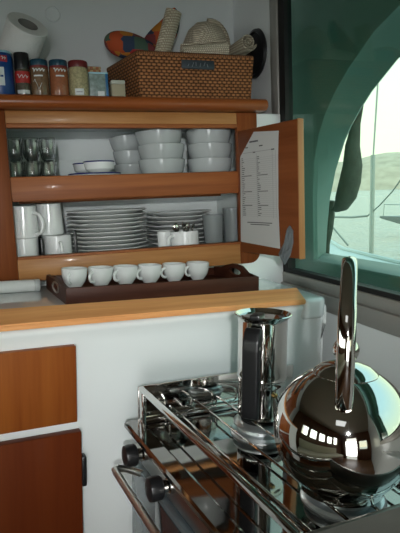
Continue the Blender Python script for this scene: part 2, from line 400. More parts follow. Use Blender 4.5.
# face frame
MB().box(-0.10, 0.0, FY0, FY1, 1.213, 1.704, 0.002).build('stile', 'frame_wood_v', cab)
rs = [(0.706, 1.7), (0.706, 1.213)] + [(0.776 - 0.035 + 0.035 * sin(a), 1.213 + 0.035 - 0.035 * cos(a)) for a in [k * PI / 12 for k in range(7)]] + [(0.776, 1.704), (0.706, 1.704)]
MB().prism(rs[1:], 'Y', FY0 - 0.001, FY1, 0.001).build('stile', 'frame_wood_v', cab)
MB().box(0.0, 0.706, FY0 + 0.001, FY1, 1.668, 1.704, 0.002).build('top_rail', 'frame_wood', cab)
MB().box(0.0, 0.706, FY0 - 0.004, FY1, 1.655, 1.668, 0.003).build('rail_bead', 'lip_wood', cab)
MB().box(0.0, 0.706, FY0 + 0.001, FY1, 1.213, 1.280, 0.002).build('bottom_rail', 'frame_wood', cab)
MB().box(0.0, 0.706, FY0 - 0.003, FY1 + 0.004, 1.279, 1.287, 0.002).build('rail_bead', 'lip_wood', cab)
MB().box(-0.004, 0.712, FY0 + 0.006, FY1, 1.447, 1.519, 0.004, 3).build('shelf_lip', 'lip_wood', cab)
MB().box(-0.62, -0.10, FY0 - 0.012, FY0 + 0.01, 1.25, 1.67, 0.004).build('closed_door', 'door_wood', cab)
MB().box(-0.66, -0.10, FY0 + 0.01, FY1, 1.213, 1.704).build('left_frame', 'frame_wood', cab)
# rounded top board
prof = [(1.60, 1.724)] + [(1.619 - 0.019 * cos(a), 1.7235 + 0.0185 * sin(a)) for a in [k * PI / 8 - PI / 2 for k in range(9)]]
mb = MB(); n = len(prof)
pr = [(1.619 - 0.019 * cos(a), 1.7235 + 0.0185 * sin(a)) for a in [-PI / 2 + k * PI / 10 for k in range(11)]] + [(YB, 1.742), (YB, 1.705)]
mb.prism(pr, 'X', -0.66, 0.797, 0.006, 3)
mb.build('top_board', 'mould_wood', cab)
MB().box(0.02, 0.70, 1.80, 1.81, 1.44, 1.478).box(0.10, 0.12, FY1 + 0.01, 1.80, 1.445, 1.478).box(0.50, 0.52, FY1 + 0.01, 1.80, 1.445, 1.478).build('shelf_bearer', 'lip_wood', cab, smooth=False)
# white moulded recess that frames the lower right corner of the cabinet
mr = [(0.70, 1.213), (0.741, 1.213)] + [(0.741 + 0.035 * sin(a), 1.248 - 0.035 * cos(a)) for a in [k * PI / 12 for k in range(1, 7)]] + [(0.776, 1.704), (XW, 1.704), (XW, 1.05), (0.70, 1.05)]
struct('trim_1', MB().prism(mr, 'Y', FY0 + 0.012, FY0 + 0.05, 0.004, 3), 'gel')
struct('trim_2', MB().box(-1.6, 0.70, FY1 + 0.10, FY1 + 0.14, 1.05, 1.213), 'gel', smooth=False)

# open door
h = Vector((0.706, 1.648, 0)); e = Vector((0.762, 1.36, 0)); dv = (e - h).normalized(); nv = Vector((-dv.y, dv.x, 0))   # nv points to +x (away from the inner face)
DL = (e - h).length
dm = Matrix(((dv.x, nv.x, 0, h.x), (dv.y, nv.y, 0, h.y), (0, 0, 1, 0), (0, 0, 0, 1)))   # local x along the door, y through it
dr = MB().box(0, DL, 0, 0.02, 1.254, 1.645, 0.002).build('door', 'door_wood', cab); dr.matrix_local = dm
o = MB().box(DL, DL + 0.004, -0.0005, 0.0205, 1.253, 1.646, 0.001).build('door_edge', 'door_edge', dr)
mb = MB()
tabp = [(0.205, 1.262), (0.232, 1.232), (0.258, 1.262), (0.272, 1.30), (0.272, 1.335), (0.258, 1.349), (0.247, 1.338), (0.235, 1.30)]
mb.prism(tabp, 'Y', -0.006, -0.0005, 0.0015)
for a, b in (((0.222, 1.25), (0.252, 1.335)), ((0.232, 1.245), (0.262, 1.325)), ((0.214, 1.258), (0.262, 1.28))):
    mb.tube([(a[0], -0.006, a[1]), (b[0], -0.006, b[1])], 0.0035, 6)
mb.build('door_catch', 'grey_cloth', dr)
for z in (1.32, 1.58): MB().box(-0.014, 0.02, 0.0195, 0.0235, z - 0.02, z + 0.02, 0.001).build('hinge', 'brushed', dr)
# the list taped to the inside of the door
sh = thing('paper_list', 'white printed list with one cut corner taped inside the open cabinet door', 'paper')
sh.matrix_world = dm
pp = [(0.004, 1.288), (0.209, 1.278), (0.205, 1.40), (0.209, 1.56), (0.213, 1.622), (0.092, 1.633), (0.014, 1.562), (0.010, 1.44)]
MB().prism(pp, 'Y', -0.0022, -0.0010).build('sheet', 'paper', sh, smooth=False)
mb = MB(); mg = MB()
def ln(b, x, z, wd, ht): b.box(x, x + wd, -0.0027, -0.0023, z - ht / 2, z + ht / 2)
for nm_, args in (('list_title', (0.068, 1.604, 0.045, 0.005)), ('column_heading', (0.045, 1.588, 0.014, 0.0035)), ('column_heading', (0.118, 1.588, 0.018, 0.0035))):
    tb = MB(); ln(tb, *args); tb.build(nm_, 'ink', sh, smooth=False)
ln(mg, 0.03, 1.572, 0.165, 0.0016); mb2 = MB(); ln(mb2, 0.178, 1.572, 0.014, 0.004)
mb3 = MB(); ln(mb3, 0.085, 1.571, 0.012, 0.004); mb3.build('column_heading', 'ink', sh, smooth=False); mb2.build('column_heading', 'ink', sh, smooth=False); mb2 = MB()
z = 1.562
random.seed(3)
for k in range(30):
    z -= 0.0062
    for c0 in (0.022, 0.105):
        ln(mb if c0 < 0.1 else mb2, c0, z, random.uniform(0.004, 0.018), 0.0022)
    if k in (9, 17, 24): ln(mb, 0.02, z, 0.055, 0.0022); ln(mb2, 0.108, z, 0.05, 0.0022)
    ln(mg, 0.018, z - 0.003, 0.180, 0.0005)
for x in (0.018, 0.102, 0.182, 0.198): mg.box(x, x + 0.0008, -0.0027, -0.0023, 1.368, 1.568)
for args in ((0.045, 1.353, 0.13, 0.0028), (0.062, 1.347, 0.10, 0.0028)):
    tb = MB(); ln(tb, *args); tb.build('footer_line', 'ink', sh, smooth=False)
mb.build('text_column', 'ink', sh, smooth=False); mb2.build('text_column', 'ink', sh, smooth=False); mg.build('ruled_lines', 'ink_grey', sh, smooth=False)

# ================================================================== CROCKERY
def shell_prof(outer, th):
    """closed cup-like profile: outer (r,z) from the base up, inner offset by th"""
    inner = [(max(r - th, 0.0), z if i else z + th) for i, (r, z) in enumerate(outer)]
    inn_ = [(r - th, max(z, outer[0][1] + th)) for r, z in outer[1:]]
    rt = outer[-1]
    return [(0, outer[0][1])] + outer + [(rt[0] - th * 0.5, rt[1] + th * 0.35)] + inn_[::-1] + [(0, outer[0][1] + th)]
def ring_handle(mb, r0, z0, z1, outx, rad=0.004, ang=0.0, flat=(0.8, 1.3)):
    pts = []
    for k in range(11):
        a = -PI / 2 + PI * k / 10
        x = r0 + outx * (cos(a) ** 0.75 if cos(a) > 0 else 0); zz = (z0 + z1) / 2 + (z1 - z0) / 2 * sin(a)
        pts.append((x * cos(ang), x * sin(ang), zz))
    mb.tube(pts, rad, 10)
SH0, SH1 = 1.265, 1.498           # the two shelf surfaces
# --- ten dinner plates
pl = [(0, 0), (0.078, 0), (0.080, 0.004), (0.092, 0.006), (0.1330, 0.0215), (0.1338, 0.0228), (0.1328, 0.0240), (0.0925, 0.0095), (0.078, 0.0065), (0, 0.006)]
def plate(name, prof, label, cat, loc, group, mat='porcelain'):
    return tag(MB().lathe(prof, 56).build(name, mat), label, cat, group)
PC = (0.294, 1.815)
ord_ = ['lowest', 'second from bottom', 'third from bottom', 'fourth from bottom', 'fifth from bottom', 'fifth from top', 'fourth from top', 'third from top', 'second from top', 'topmost']
p0 = None
for k in range(10):
    loc = (PC[0] + random.uniform(-.0015, .0015), PC[1] + random.uniform(-.001, .001), SH0 + k * 0.0134)
    lb = 'large white dinner plate, %s of the tall stack on the lower shelf' % ord_[k]
    if p0 is None: p0 = plate('dinner_plate', pl, lb, 'plate', loc, 'dinner plates on the lower shelf'); p0.location = loc
    else: dup(p0, loc, lb)
# --- second stack, smaller plates
ps = [(0, 0), (0.07, 0), (0.072, 0.004), (0.083, 0.006), (0.1215, 0.0185), (0.1225, 0.0198), (0.1212, 0.021), (0.083, 0.0092), (0.07, 0.0065), (0, 0.006)]
ps = [(r * 0.985, z) for r, z in ps]
p1 = None
o8 = ['lowest', 'second from bottom', 'third from bottom', 'fourth from bottom', 'fifth from bottom', 'third from top', 'second from top', 'topmost']
for k in range(8):
    loc = (0.563 + (0.004 if k % 2 else -0.002), 1.888, SH0 + k * 0.0150)
    lb = 'white side plate, %s of the right stack behind the mug of spoons' % o8[k]
    if p1 is None: p1 = plate('side_plate', ps, lb, 'plate', loc, 'side plates on the lower shelf'); p1.location = loc
    else: dup(p1, loc, lb)
# --- mugs
def mug(r0, r1, hgt, label, loc, rz, hh=(0.2, 0.85), hout=0.03, group='white mugs on the lower shelf'):
    t = thing('mug', label, 'mug', loc, rz, group)
    o = [(r0 * 0.86, 0), (r0 * 0.97, 0.004), (r0, 0.010), ((r0 + r1) / 2, hgt * 0.5), (r1, hgt)]
    MB().lathe(shell_prof(o, 0.0035), 40).build('body', 'porcelain', t)
    mb = MB(); ring_handle(mb, (r0 + r1) / 2 - 0.003, hgt * hh[0], hgt * hh[1], hout, 0.0055); mb.build('handle', 'porcelain', t)
    return t
mug(0.040, 0.041, 0.0715, 'white mug at the far left of the lower shelf, under another mug', (0.026, 1.735, SH0), PI * 0.9)
t = mug(0.042, 0.037, 0.097, 'tall white mug with a big round handle, upper mug at the far left', (0.029, 1.728, SH0 + 0.0715), -0.75, (0.12, 0.78), 0.036)
mug(0.044, 0.0445, 0.0725, 'white mug with its handle facing outward, beside the black rack', (0.125, 1.765, SH0), -PI / 2 + 0.12, (0.1, 0.72), 0.022)
mug(0.0445, 0.0385, 0.099, 'tapered white mug standing on top of the mug beside the black rack', (0.107, 1.79, SH0 + 0.0725), PI / 2)
t = mug(0.047, 0.0475, 0.064, 'wide white mug full of teaspoons in front of the side plates', (0.535, 1.722, SH0), PI + 0.35, (0.1, 0.8), 0.026)
tag(MB().lathe(shell_prof([(0.017, 0), (0.021, 0.004), (0.0225, 0.04), (0.023, 0.066)], 0.002), 32).build('egg_cup', 'porcelain'), 'small plain white cup squeezed between plates and the mug of spoons', 'cup').location = (0.467, 1.735, SH0)
# --- teaspoons standing in the mug
def spoon():
    mb = MB()
    mb.tube([(0, 0, 0.006), (0, 0, 0.06)], 0.0017, 8)
    mb.sphere((0, 0, 0.074), 0.0125, (1, 0.35, 1.3), 2)
    return mb
sp = None
for k, (dx, dy, rx, ry, nm) in enumerate(((-0.026, -0.006, 0.1, -0.22, 'leftmost of those in the mug'), (-0.010, -0.016, 0.28, -0.05, 'second from the left in the mug'), (0.008, 0.006, -0.1, 0.08, 'middle one at the back of the mug'),
                                     (0.018, -0.012, 0.25, 0.14, 'second from the right in the mug'), (0.030, 0.0, 0.05, 0.25, 'rightmost and tallest of those in the mug'))):
    loc = (0.535 + dx * 0.6, 1.722 + dy, SH0 + 0.006)
    lb = 'shiny steel teaspoon, ' + nm
    if sp is None: sp = tag(spoon().build('teaspoon', 'chrome'), lb, 'spoon', 'teaspoons in the white mug'); sp.location = loc; sp.rotation_euler = (rx, ry, 0)
    else: dup(sp, loc, lb, (rx, ry, 0.5 * k))
# --- frosted tumblers
for loc, hh, r, lb in (((0.640, 1.728, SH0), 0.112, 0.036, 'frosted plastic tumbler just right of the mug of spoons'), ((0.718, 1.742, SH0), 0.132, 0.034, 'tall frosted tumbler in the right corner of the lower shelf')):
    o = tag(MB().lathe(shell_prof([(r * 0.82, 0), (r * 0.86, 0.006), (r * 0.93, hh * 0.5), (r, hh)], 0.002), 40).build('tumbler', 'frosted'), lb, 'tumbler', 'frosted tumblers on the lower shelf'); o.location = loc
# --- black plate rack
rk = thing('plate_rack', 'black plastic rack upright between the mugs and dinner plates', 'rack', (0, 0, SH0))
MB().box(0.071, 0.079, 1.70, 1.90, 0, 0.070, 0.002).build('divider', 'black', rk)
MB().box(0.1695, 0.1785, 1.68, 1.695, 0, 0.09, 0.002).build('post', 'black', rk)
MB().box(0.150, 0.156, 1.955, 1.97, 0, 0.09, 0.002).build('post', 'black', rk)
MB().box(0.071, 0.1785, 1.972, 1.985, 0, 0.012, 0.002).build('base_bar', 'black', rk)
# --- deep white bowls
def bowl_prof(r, hh): return shell_prof([(r * 0.52, 0), (r * 0.55, 0.004), (r * 0.74, 0.010), (r * 0.90, hh * 0.42), (r * 0.97, hh * 0.72), (r, hh)], 0.004)
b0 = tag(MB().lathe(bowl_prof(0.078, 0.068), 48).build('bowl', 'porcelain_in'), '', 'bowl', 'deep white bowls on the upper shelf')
n3 = ['bottom', 'middle', 'top']
first = True
for cx, cy, nm, tl in ((0.483, 1.775, 'centre stack', (0, -0.015, -0.06)), (0.652, 1.772, 'right stack by the open door', (0, 0.0, 0.02))):
    for k in range(3):
        loc = (cx + (0, 0.001, -0.002)[k], cy, SH1 + 0.047 * k + (0.001 if k else 0))
        lb = 'deep white bowl, %s one of the %s' % (n3[k], nm)
        if first: b0.location = loc; b0['label'] = lb; first = False
        else: dup(b0, loc, lb, (0, tl[k], 0))
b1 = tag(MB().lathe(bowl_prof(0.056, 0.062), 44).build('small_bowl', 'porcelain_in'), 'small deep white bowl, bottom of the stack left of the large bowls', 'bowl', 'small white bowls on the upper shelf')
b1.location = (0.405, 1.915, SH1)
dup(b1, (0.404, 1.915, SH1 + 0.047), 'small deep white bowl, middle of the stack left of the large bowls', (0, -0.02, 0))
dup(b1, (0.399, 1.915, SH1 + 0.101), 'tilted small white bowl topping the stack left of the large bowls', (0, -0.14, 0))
# --- blue rimmed dish and bowls
d = thing('saucer_plate', 'white plate with a cobalt blue rim under two small bowls', 'plate', (0.258, 1.775, SH1))
dp = [(0, 0), (0.05, 0), (0.053, 0.005), (0.083, 0.026), (0.083, 0.029), (0.052, 0.009), (0, 0.008)]
MB().lathe(dp, 48).build('plate_body', 'porcelain', d)
MB().lathe([(0.0815, 0.0255), (0.0845, 0.0265), (0.0848, 0.0295), (0.0825, 0.0305), (0.080, 0.0275)], 48, closed=True).build('rim', 'blue_rim', d)
def blue_bowl(loc, label):
    t = thing('rimmed_bowl', label, 'bowl', loc, 0, 'blue rimmed bowls on the plate')
    MB().lathe(shell_prof([(0.028, 0), (0.032, 0.003), (0.044, 0.012), (0.0485, 0.034)], 0.003), 44).build('bowl_body', 'porcelain', t)
    MB().lathe([(0.0475, 0.0325), (0.0495, 0.0335), (0.0493, 0.0365), (0.0468, 0.0372), (0.0452, 0.0345)], 44, closed=True).build('rim', 'blue_rim', t)
    return t
blue_bowl((0.270, 1.752, SH1 + 0.030), 'small white bowl with blue rim, front one on the blue rimmed plate')
blue_bowl((0.247, 1.846, SH1 + 0.030), 'small white bowl with blue rim, half hidden behind the other')
# --- glasses
gp = shell_prof([(0.010, 0), (0.015, 0.002), (0.0205, 0.010), (0.0235, 0.024), (0.0240, 0.040), (0.0235, 0.068)], 0.002)
g0 = None
for r_, y in enumerate((1.735, 1.79)):
    for c_, x in enumerate((0.0315, 0.080, 0.1285)):
        for k in range(2):
            loc = (x - 0.014 + r_ * 0.004, y, SH1 + 0.0695 * k)
            lb = 'round drinking glass, %s tier, %s row, %s' % (('lower', 'upper')[k], ('front', 'back')[r_], ('beside the left stile', 'middle column', 'right column nearest the plate')[c_])
            if g0 is None: g0 = tag(MB().lathe(gp, 28).build('drinking_glass', 'glass'), lb, 'glass', 'glasses stacked on the upper shelf'); g0.location = loc
            else: dup(g0, loc, lb)

# ================================================================== TOP OF THE CABINET
TS = 1.742
def jar(name, x, y, r, hgt, lidh, body, lid, label, band=None, neck=True):
    t = thing(name, label, 'jar', (x, y, TS))
    MB().lathe([(0, 0), (r * 0.94, 0), (r, 0.004), (r, hgt - lidh - 0.010), (r * 0.93, hgt - lidh - 0.002), (r * 0.9, hgt - lidh), (0, hgt - lidh)], 36).build('jar_body', body, t)
    MB().lathe([(0, hgt - lidh), (r * 0.97, hgt - lidh), (r * 0.99, hgt - lidh + 0.002), (r * 0.99, hgt - 0.003), (r * 0.94, hgt), (0, hgt)], 36).build('lid', lid, t)
    if band: MB().lathe([(r * 0.93, hgt - lidh - 0.006), (r * 1.008, hgt - lidh - 0.006), (r * 1.008, hgt - lidh - 0.0005), (r * 0.93, hgt - lidh - 0.0005)], 36, closed=True).build('seal', band, t)
    return t
def wrap(t, r, z0, z1, a0, a1, mat, name='label_patch', n=10):
    """a thin patch on the side of a jar, angles measured from the viewer's side (-Y)"""
    b = bmesh.new(); rows = []
    for rr in (r + 0.0003, r + 0.0009):
        for z in (z0, z1):
            rows.append([b.verts.new((rr * sin(a0 + (a1 - a0) * k / n), -rr * cos(a0 + (a1 - a0) * k / n), z)) for k in range(n + 1)])
    li, hi, lo, ho = rows
    for k in range(n):
        b.faces.new((lo[k], lo[k + 1], ho[k + 1], ho[k])); b.faces.new((li[k], hi[k], hi[k + 1], li[k + 1]))
        b.faces.new((lo[k], li[k], li[k + 1], lo[k + 1])); b.faces.new((ho[k], ho[k + 1], hi[k + 1], hi[k]))
    bmesh.ops.recalc_face_normals(b, faces=b.faces[:])
    return MB().add(b).build(name, mat, t)
def wrap_script(t, r, z, a0, a1, mat, amp=0.003, rad=0.0009, waves=4, name='lettering'):
    n = 40
    pts = []
    for k in range(n + 1):
        u = k / n; a = a0 + (a1 - a0) * u + 0.05 * sin(2 * PI * waves * u)
        pts.append(((r + 0.001) * sin(a), -(r + 0.001) * cos(a), z + amp * sin(2 * PI * waves * u + 0.6) * (1.0 if u > 0.15 else 1.6)))
    return MB().tube(pts, rad, 6).build(name, mat, t)
t = jar('canister', -0.003, 1.70, 0.0365, 0.129, 0.006, 'blue_can', 'pale_blue', 'blue cylindrical canister with a white label at the left end of the shelf')
wrap(t, 0.0365, 0.032, 0.082, -0.9, 0.30, 'white_label'); wrap(t, 0.0365, 0.097, 0.114, 0.05, 0.62, 'red_mark', 'emblem'); wrap_script(t, 0.0375, 0.106, 0.15, 0.5, 'white_label', 0.003, 0.0009, 2)
wrap(t, 0.0372, 0.055, 0.060, 0.0, 0.22, 'blue_can', 'lettering')
t = jar('pepper_grinder', 0.0575, 1.70, 0.0212, 0.129, 0.046, 'spice_pepper', 'black', 'black capped spice grinder with a red label between canister and jars')
wrap(t, 0.0212, 0.044, 0.076, -1.3, 1.2, 'red_label'); wrap_script(t, 0.0218, 0.061, -0.7, 0.7, 'white_label', 0.004, 0.0009, 3); wrap(t, 0.0212, 0.014, 0.024, -0.9, 0.9, 'white_label', 'fine_print', 8)
t = jar('spice_jar', 0.105, 1.70, 0.0258, 0.111, 0.017, 'spice_brown', 'lid_blue', 'spice jar with teal lid and brown contents, beside the black capped grinder', 'red_band')
wrap_script(t, 0.0258, 0.080, -0.8, 0.55, 'white_label', 0.0035, 0.0013, 4); wrap(t, 0.0258, 0.062, 0.066, -0.7, 0.3, 'white_label', 'fine_print')
wrap_script(t, 0.0258, 0.038, -0.75, 0.15, 'white_label', 0.010, 0.0007, 1)
t = jar('spice_jar', 0.160, 1.70, 0.0268, 0.112, 0.017, 'spice_orange', 'lid_blue', 'spice jar with teal lid and orange paprika colour contents', 'red_band')
wrap_script(t, 0.0268, 0.081, -0.6, 0.75, 'white_label', 0.0035, 0.0013, 4); wrap(t, 0.0268, 0.063, 0.067, -0.4, 0.5, 'white_label', 'fine_print')
t = jar('spice_jar', 0.217, 1.70, 0.0288, 0.112, 0.019, 'spice_herb', 'lid_red', 'spice jar with dark red lid and pale green herbs')
wrap(t, 0.0288, 0.012, 0.030, -0.55, 0.35, 'white_label'); wrap(t, 0.0295, 0.019, 0.022, -0.4, 0.2, 'ink_grey', 'fine_print')
bx = thing('tin', 'small orange and cream checkered tin behind the herb jar', 'tin', (0.283, 1.80, TS))
MB().box(-0.028, 0.016, -0.02, 0.02, 0, 0.112, 0.002).build('tin_body', 'checker', bx); MB().box(-0.029, 0.017, -0.021, 0.021, 0.112, 0.119, 0.002).build('lid', 'checker', bx)
bx = thing('sachet_box', 'small printed box with blue side, between herb jar and beige box', 'box', (0.278, 1.71, TS))
MB().box(-0.030, 0.019, -0.014, 0.014, 0, 0.083, 0.001).build('front_panel', 'packet', bx); MB().box(0.0192, 0.027, -0.0145, 0.0145, 0, 0.083, 0.001).build('blue_edge', 'packet_blue', bx)
MB().box(-0.0305, 0.0275, -0.0148, 0.0148, 0.079, 0.084, 0.001).build('top_flap', 'pale_blue', bx); MB().box(-0.006, 0.014, -0.0152, -0.0142, 0.010, 0.028).build('white_patch', 'white_label', bx)
bx = thing('spice_box', 'small plain beige box with a paler lid next to the wicker basket', 'box', (0.333, 1.70, TS))
MB().box(-0.021, 0.021, -0.018, 0.018, 0, 0.048, 0.002).build('box_body', 'beige', bx); MB().box(-0.0215, 0.0215, -0.0185, 0.0185, 0.0482, 0.060, 0.003).build('lid', 'beige_lid', bx)
# --- paper towel roll leaning behind the jars
ax = Vector((0.3137, -0.6461, 0.6958)).normalized()
rot = Vector((0, 0, 1)).rotation_difference(ax).to_matrix().to_4x4()
RL = 0.255
base = Vector((0.006, 1.900, TS + 0.0445))
pt = thing('paper_towel_roll', 'white paper towel roll leaning behind the jars, its open end upward', 'paper towel')
pt.matrix_world = Matrix.Translation(base) @ rot
MB().lathe([(0.0295, 0.0), (0.0585, 0.0), (0.060, 0.002), (0.060, RL - 0.002), (0.0585, RL), (0.0295, RL)], 56, closed=True).build('roll', 'towel', pt)
MB().lathe([(0.0275, 0.001), (0.0293, 0.001), (0.0293, RL - 0.001), (0.0275, RL - 0.001)], 40, closed=True).build('core', 'core', pt)
MB().lathe([(0.0, RL * 0.6), (0.0274, RL * 0.6), (0.0274, RL * 0.62), (0, RL * 0.62)], 40).build('core_plug', 'core', pt)

# --- wicker basket
bk = thing('wicker_basket', 'brown rectangular wicker basket with a slate name tag on the shelf top', 'basket', (0, 0, TS))
def frustum(b, bot, top, z0, z1):
    V0 = [b.verts.new((x, y, z0)) for x, y in bot]; V1 = [b.verts.new((x, y, z1)) for x, y in top]
    return V0, V1
b = bmesh.new()
ob = [(0.402, 1.685), (0.772, 1.685), (0.775, 1.915), (0.352, 1.915)]; ot = [(0.394, 1.680), (0.784, 1.680), (0.790, 1.925), (0.343, 1.925)]
ib = [(0.410, 1.693), (0.764, 1.693), (0.767, 1.907), (0.361, 1.907)]; it = [(0.403, 1.689), (0.775, 1.689), (0.781, 1.916), (0.353, 1.916)]
A, B_ = frustum(b, ob, ot, 0, 0.142); Ci, D_ = frustum(b, ib, it, 0.008, 0.142)
b.faces.new(A[::-1]); b.faces.new(Ci)
for k in range(4):
    j = (k + 1) % 4
    b.faces.new((A[k], A[j], B_[j], B_[k])); b.faces.new((Ci[j], Ci[k], D_[k], D_[j])); b.faces.new((B_[k], B_[j], D_[j], D_[k]))
bmesh.ops.recalc_face_normals(b, faces=b.faces[:])
bmesh.ops.subdivide_edges(b, edges=b.edges[:], cuts=3, use_grid_fill=True)
MB().add(b).build('basket_body', 'rattan', bk, smooth=False)
rp = [(0.3985, 1.6845), (0.5, 1.684), (0.6, 1.684), (0.7795, 1.6845), (0.7855, 1.9205), (0.6, 1.9205), (0.348, 1.9205)]
MB().tube([(x, y, 0.143) for x, y in rp + [rp[0]]], 0.0068, 10).build('rim', 'rattan_rim', bk)
tg = MB().box(0.533, 0.643, 1.668, 1.676, 0.097, 0.125, 0.004, 3).build('name_tag', 'plate_tag', bk)
mb = MB()
for k, (x, zb, zt, lean) in enumerate(((0.553, .105, .112, .004), (0.567, .104, .117, .006), (0.580, .106, .118, .000), (0.593, .104, .115, .003), (0.606, .107, .118, .005), (0.620, .104, .113, -.003))):
    mb.tube([(x, 1.6675, zb), (x + lean, 1.6675, zt)], 0.0011, 6)
mb.build('lettering', 'tag_ink', tg, smooth=False)
# contents
def cushion(pts, rads, flat, up, name, mat, label, cat):
    o = MB().tube(pts, rads, 20, flat=flat, up=up).build(name, mat)
    md = o.modifiers.new('round', 'SUBSURF'); md.levels = 1; md.render_levels = 2
    return tag(o, label, cat)
cushion([(0.318, 1.80, 1.945), (0.332, 1.80, 1.946), (0.36, 1.80, 1.940), (0.41, 1.80, 1.932), (0.455, 1.80, 1.92), (0.50, 1.80, 1.91)], [0.010, 0.030, 0.044, 0.046, 0.036, 0.022], (0.9, 0.95), (0, 0, 1),
        'oven_mitt', 'patch', 'colourful patchwork oven mitt drooping over the left end of the basket', 'oven mitt')
cushion([(0.46, 1.86, 1.92), (0.49, 1.86, 1.95), (0.53, 1.86, 1.985), (0.570, 1.86, 2.035), (0.578, 1.86, 2.085)], [0.025, 0.045, 0.050, 0.036, 0.010], (0.9, 0.6), (0, 1, 0),
        'patchwork_bag', 'patch', 'red and orange patchwork bag standing behind the rolled straw mat', 'bag')
def spiral_roll(b, p0, p1, r, turns=3.2, th=0.0042, n=90):
    """a sheet rolled up: spiral section swept from p0 to p1"""
    p0, p1 = Vector(p0), Vector(p1); d = (p1 - p0).normalized()
    a = d.cross(Vector((0, 1, 0.01))).normalized(); c = d.cross(a)
    t = bmesh.new(); R = []
    for off in (0, 1):
        for P in (p0, p1):
            row = []
            for k in range(n + 1):
                u = k / n; rr = r * (0.12 + 0.88 * u) - (th if off else 0); an = u * turns * 2 * PI
                row.append(t.verts.new(P + a * (rr * cos(an)) + c * (rr * sin(an))))
            R.append(row)
    o0, o1, i0, i1 = R
    for k in range(n):
        t.faces.new((o0[k], o0[k + 1], o1[k + 1], o1[k])); t.faces.new((i0[k], i1[k], i1[k + 1], i0[k + 1]))
        t.faces.new((o0[k], i0[k], i0[k + 1], o0[k + 1])); t.faces.new((o1[k], o1[k + 1], i1[k + 1], i1[k]))
    t.faces.new((o0[0], o1[0], i1[0], i0[0])); t.faces.new((o0[n], i0[n], i1[n], o1[n]))
    bmesh.ops.recalc_face_normals(t, faces=t.faces[:])
    return b.add(t)
tag(spiral_roll(MB(), (0.478, 1.760, 1.853), (0.533, 1.735, 2.03), 0.030, 2.6).build('straw_mat', 'straw_dark'), 'rolled grey straw mat leaning upright out of the basket', 'mat')
tag(spiral_roll(MB(), (0.560, 1.742, 1.904), (0.712, 1.732, 1.922), 0.029, 3.0).build('straw_mat', 'straw'), 'pale rolled straw mat lying along the top of the basket', 'mat')
tag(spiral_roll(MB(), (0.764, 1.80, 1.928), (0.776, 1.695, 1.938), 0.031, 2.6).build('straw_mat', 'straw_dark'), 'short rolled mat with its spiral end showing at the right of the basket', 'mat')
hat = thing('straw_hat', 'pale lacy straw hat with curled brim sticking up from the basket', 'hat', (0.674, 1.852, 1.925), 0.2); hat.rotation_euler = (0.25, 0.12, 0)
MB().lathe([(0.080, 0), (0.079, 0.03), (0.066, 0.075), (0.040, 0.104), (0.012, 0.112), (0, 0.112), (0, 0.109), (0.011, 0.109), (0.038, 0.101), (0.063, 0.073), (0.076, 0.03), (0.077, 0)], 40, closed=False).build('crown', 'straw', hat)
brim = MB().tube([(0.004 + 0.080 * cos(a), -0.015, 0.012 + 0.104 * sin(a)) for a in [0.05 + k * 0.17 for k in range(11)]], 0.0095, 10, flat=(1.0, 0.8)).build('brim', 'straw_dark', hat)

# ================================================================== COUNTER SIDE (its own level frame, see LEVEL)
CT = 1.18
wt = thing('worktop', 'glossy white worktop with a cherry wood edge board under the wall cabinet', 'worktop', level=True)
top = [(-0.8, 1.262), (0.905, 1.262), (0.925, 1.230), (0.985, 1.230), (1.008, 1.25), (1.02, 1.33), (1.075, 1.86), (1.085, 1.93), (-0.13, 1.93), (-0.13, 1.72), (-0.8, 1.72)]
MB().prism(top, 'Z', CT - 0.06, CT, 0.012, 4).build('top_surface', 'gel_gloss', wt)
fb = [(-0.8, 1.222), (0.918, 1.222), (0.936, 1.292), (-0.8, 1.300)]
b = bmesh.new()
lo = [b.verts.new((x, y, CT - 0.013 if k < 2 else CT + 0.001)) for k, (x, y) in enumerate(fb)]; hi = [b.verts.new((x, y, CT + 0.001 if k < 2 else CT + 0.0255)) for k, (x, y) in enumerate(fb)]
b.faces.new(lo[::-1]); b.faces.new(hi)
for k in range(4): b.faces.new((lo[k], lo[(k + 1) % 4], hi[(k + 1) % 4], hi[k]))
bmesh.ops.recalc_face_normals(b, faces=b.faces[:]); bmesh.ops.bevel(b, geom=b.edges[:], offset=0.003, segments=2, affect='EDGES')
MB().add(b).build('edge_board', 'board_wood', wt)
# white moulded front under the board, drawers and door
bc = thing('base_cabinet', 'white moulded base unit with cherry drawer front and locker door', 'cabinet', level=True)
frontp = [(1.232, 1.164), (1.245, 1.13), (1.250, 1.05), (1.250, -0.02), (1.66, -0.02), (1.66, 1.118), (1.26, 1.118), (1.26, 1.164)]
MB().prism(frontp, 'X', -0.8, 1.006, 0.018, 5).build('body', 'gel', bc)
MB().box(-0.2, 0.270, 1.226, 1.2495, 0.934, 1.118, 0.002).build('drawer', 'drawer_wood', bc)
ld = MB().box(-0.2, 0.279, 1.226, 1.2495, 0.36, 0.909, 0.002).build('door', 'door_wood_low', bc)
MB().box(0.279, 0.290, 1.224, 1.2495, 0.770, 0.845, 0.003).build('latch', 'black', ld)
# --- white roll lying on the worktop
wr = thing('white_tube', 'white plastic tube lying on the worktop at the left of the tray', 'tube', (0.150, 1.668, CT + 0.0187), 0.0, level=True)
wrm = Matrix.Rotation(PI / 2, 4, 'Y')
MB().lathe([(0, -0.19), (0.017, -0.19), (0.0185, -0.187), (0.0185, 0.108), (0.017, 0.111), (0, 0.111)], 32, (0, 0, 0), wrm).build('tube_body', 'porcelain', wr)
MB().lathe([(0.0186, 0.094), (0.0192, 0.095), (0.0192, 0.110), (0.0186, 0.111)], 32, (0, 0, 0), wrm, closed=True).build('end_cap', 'porcelain_in', wr)
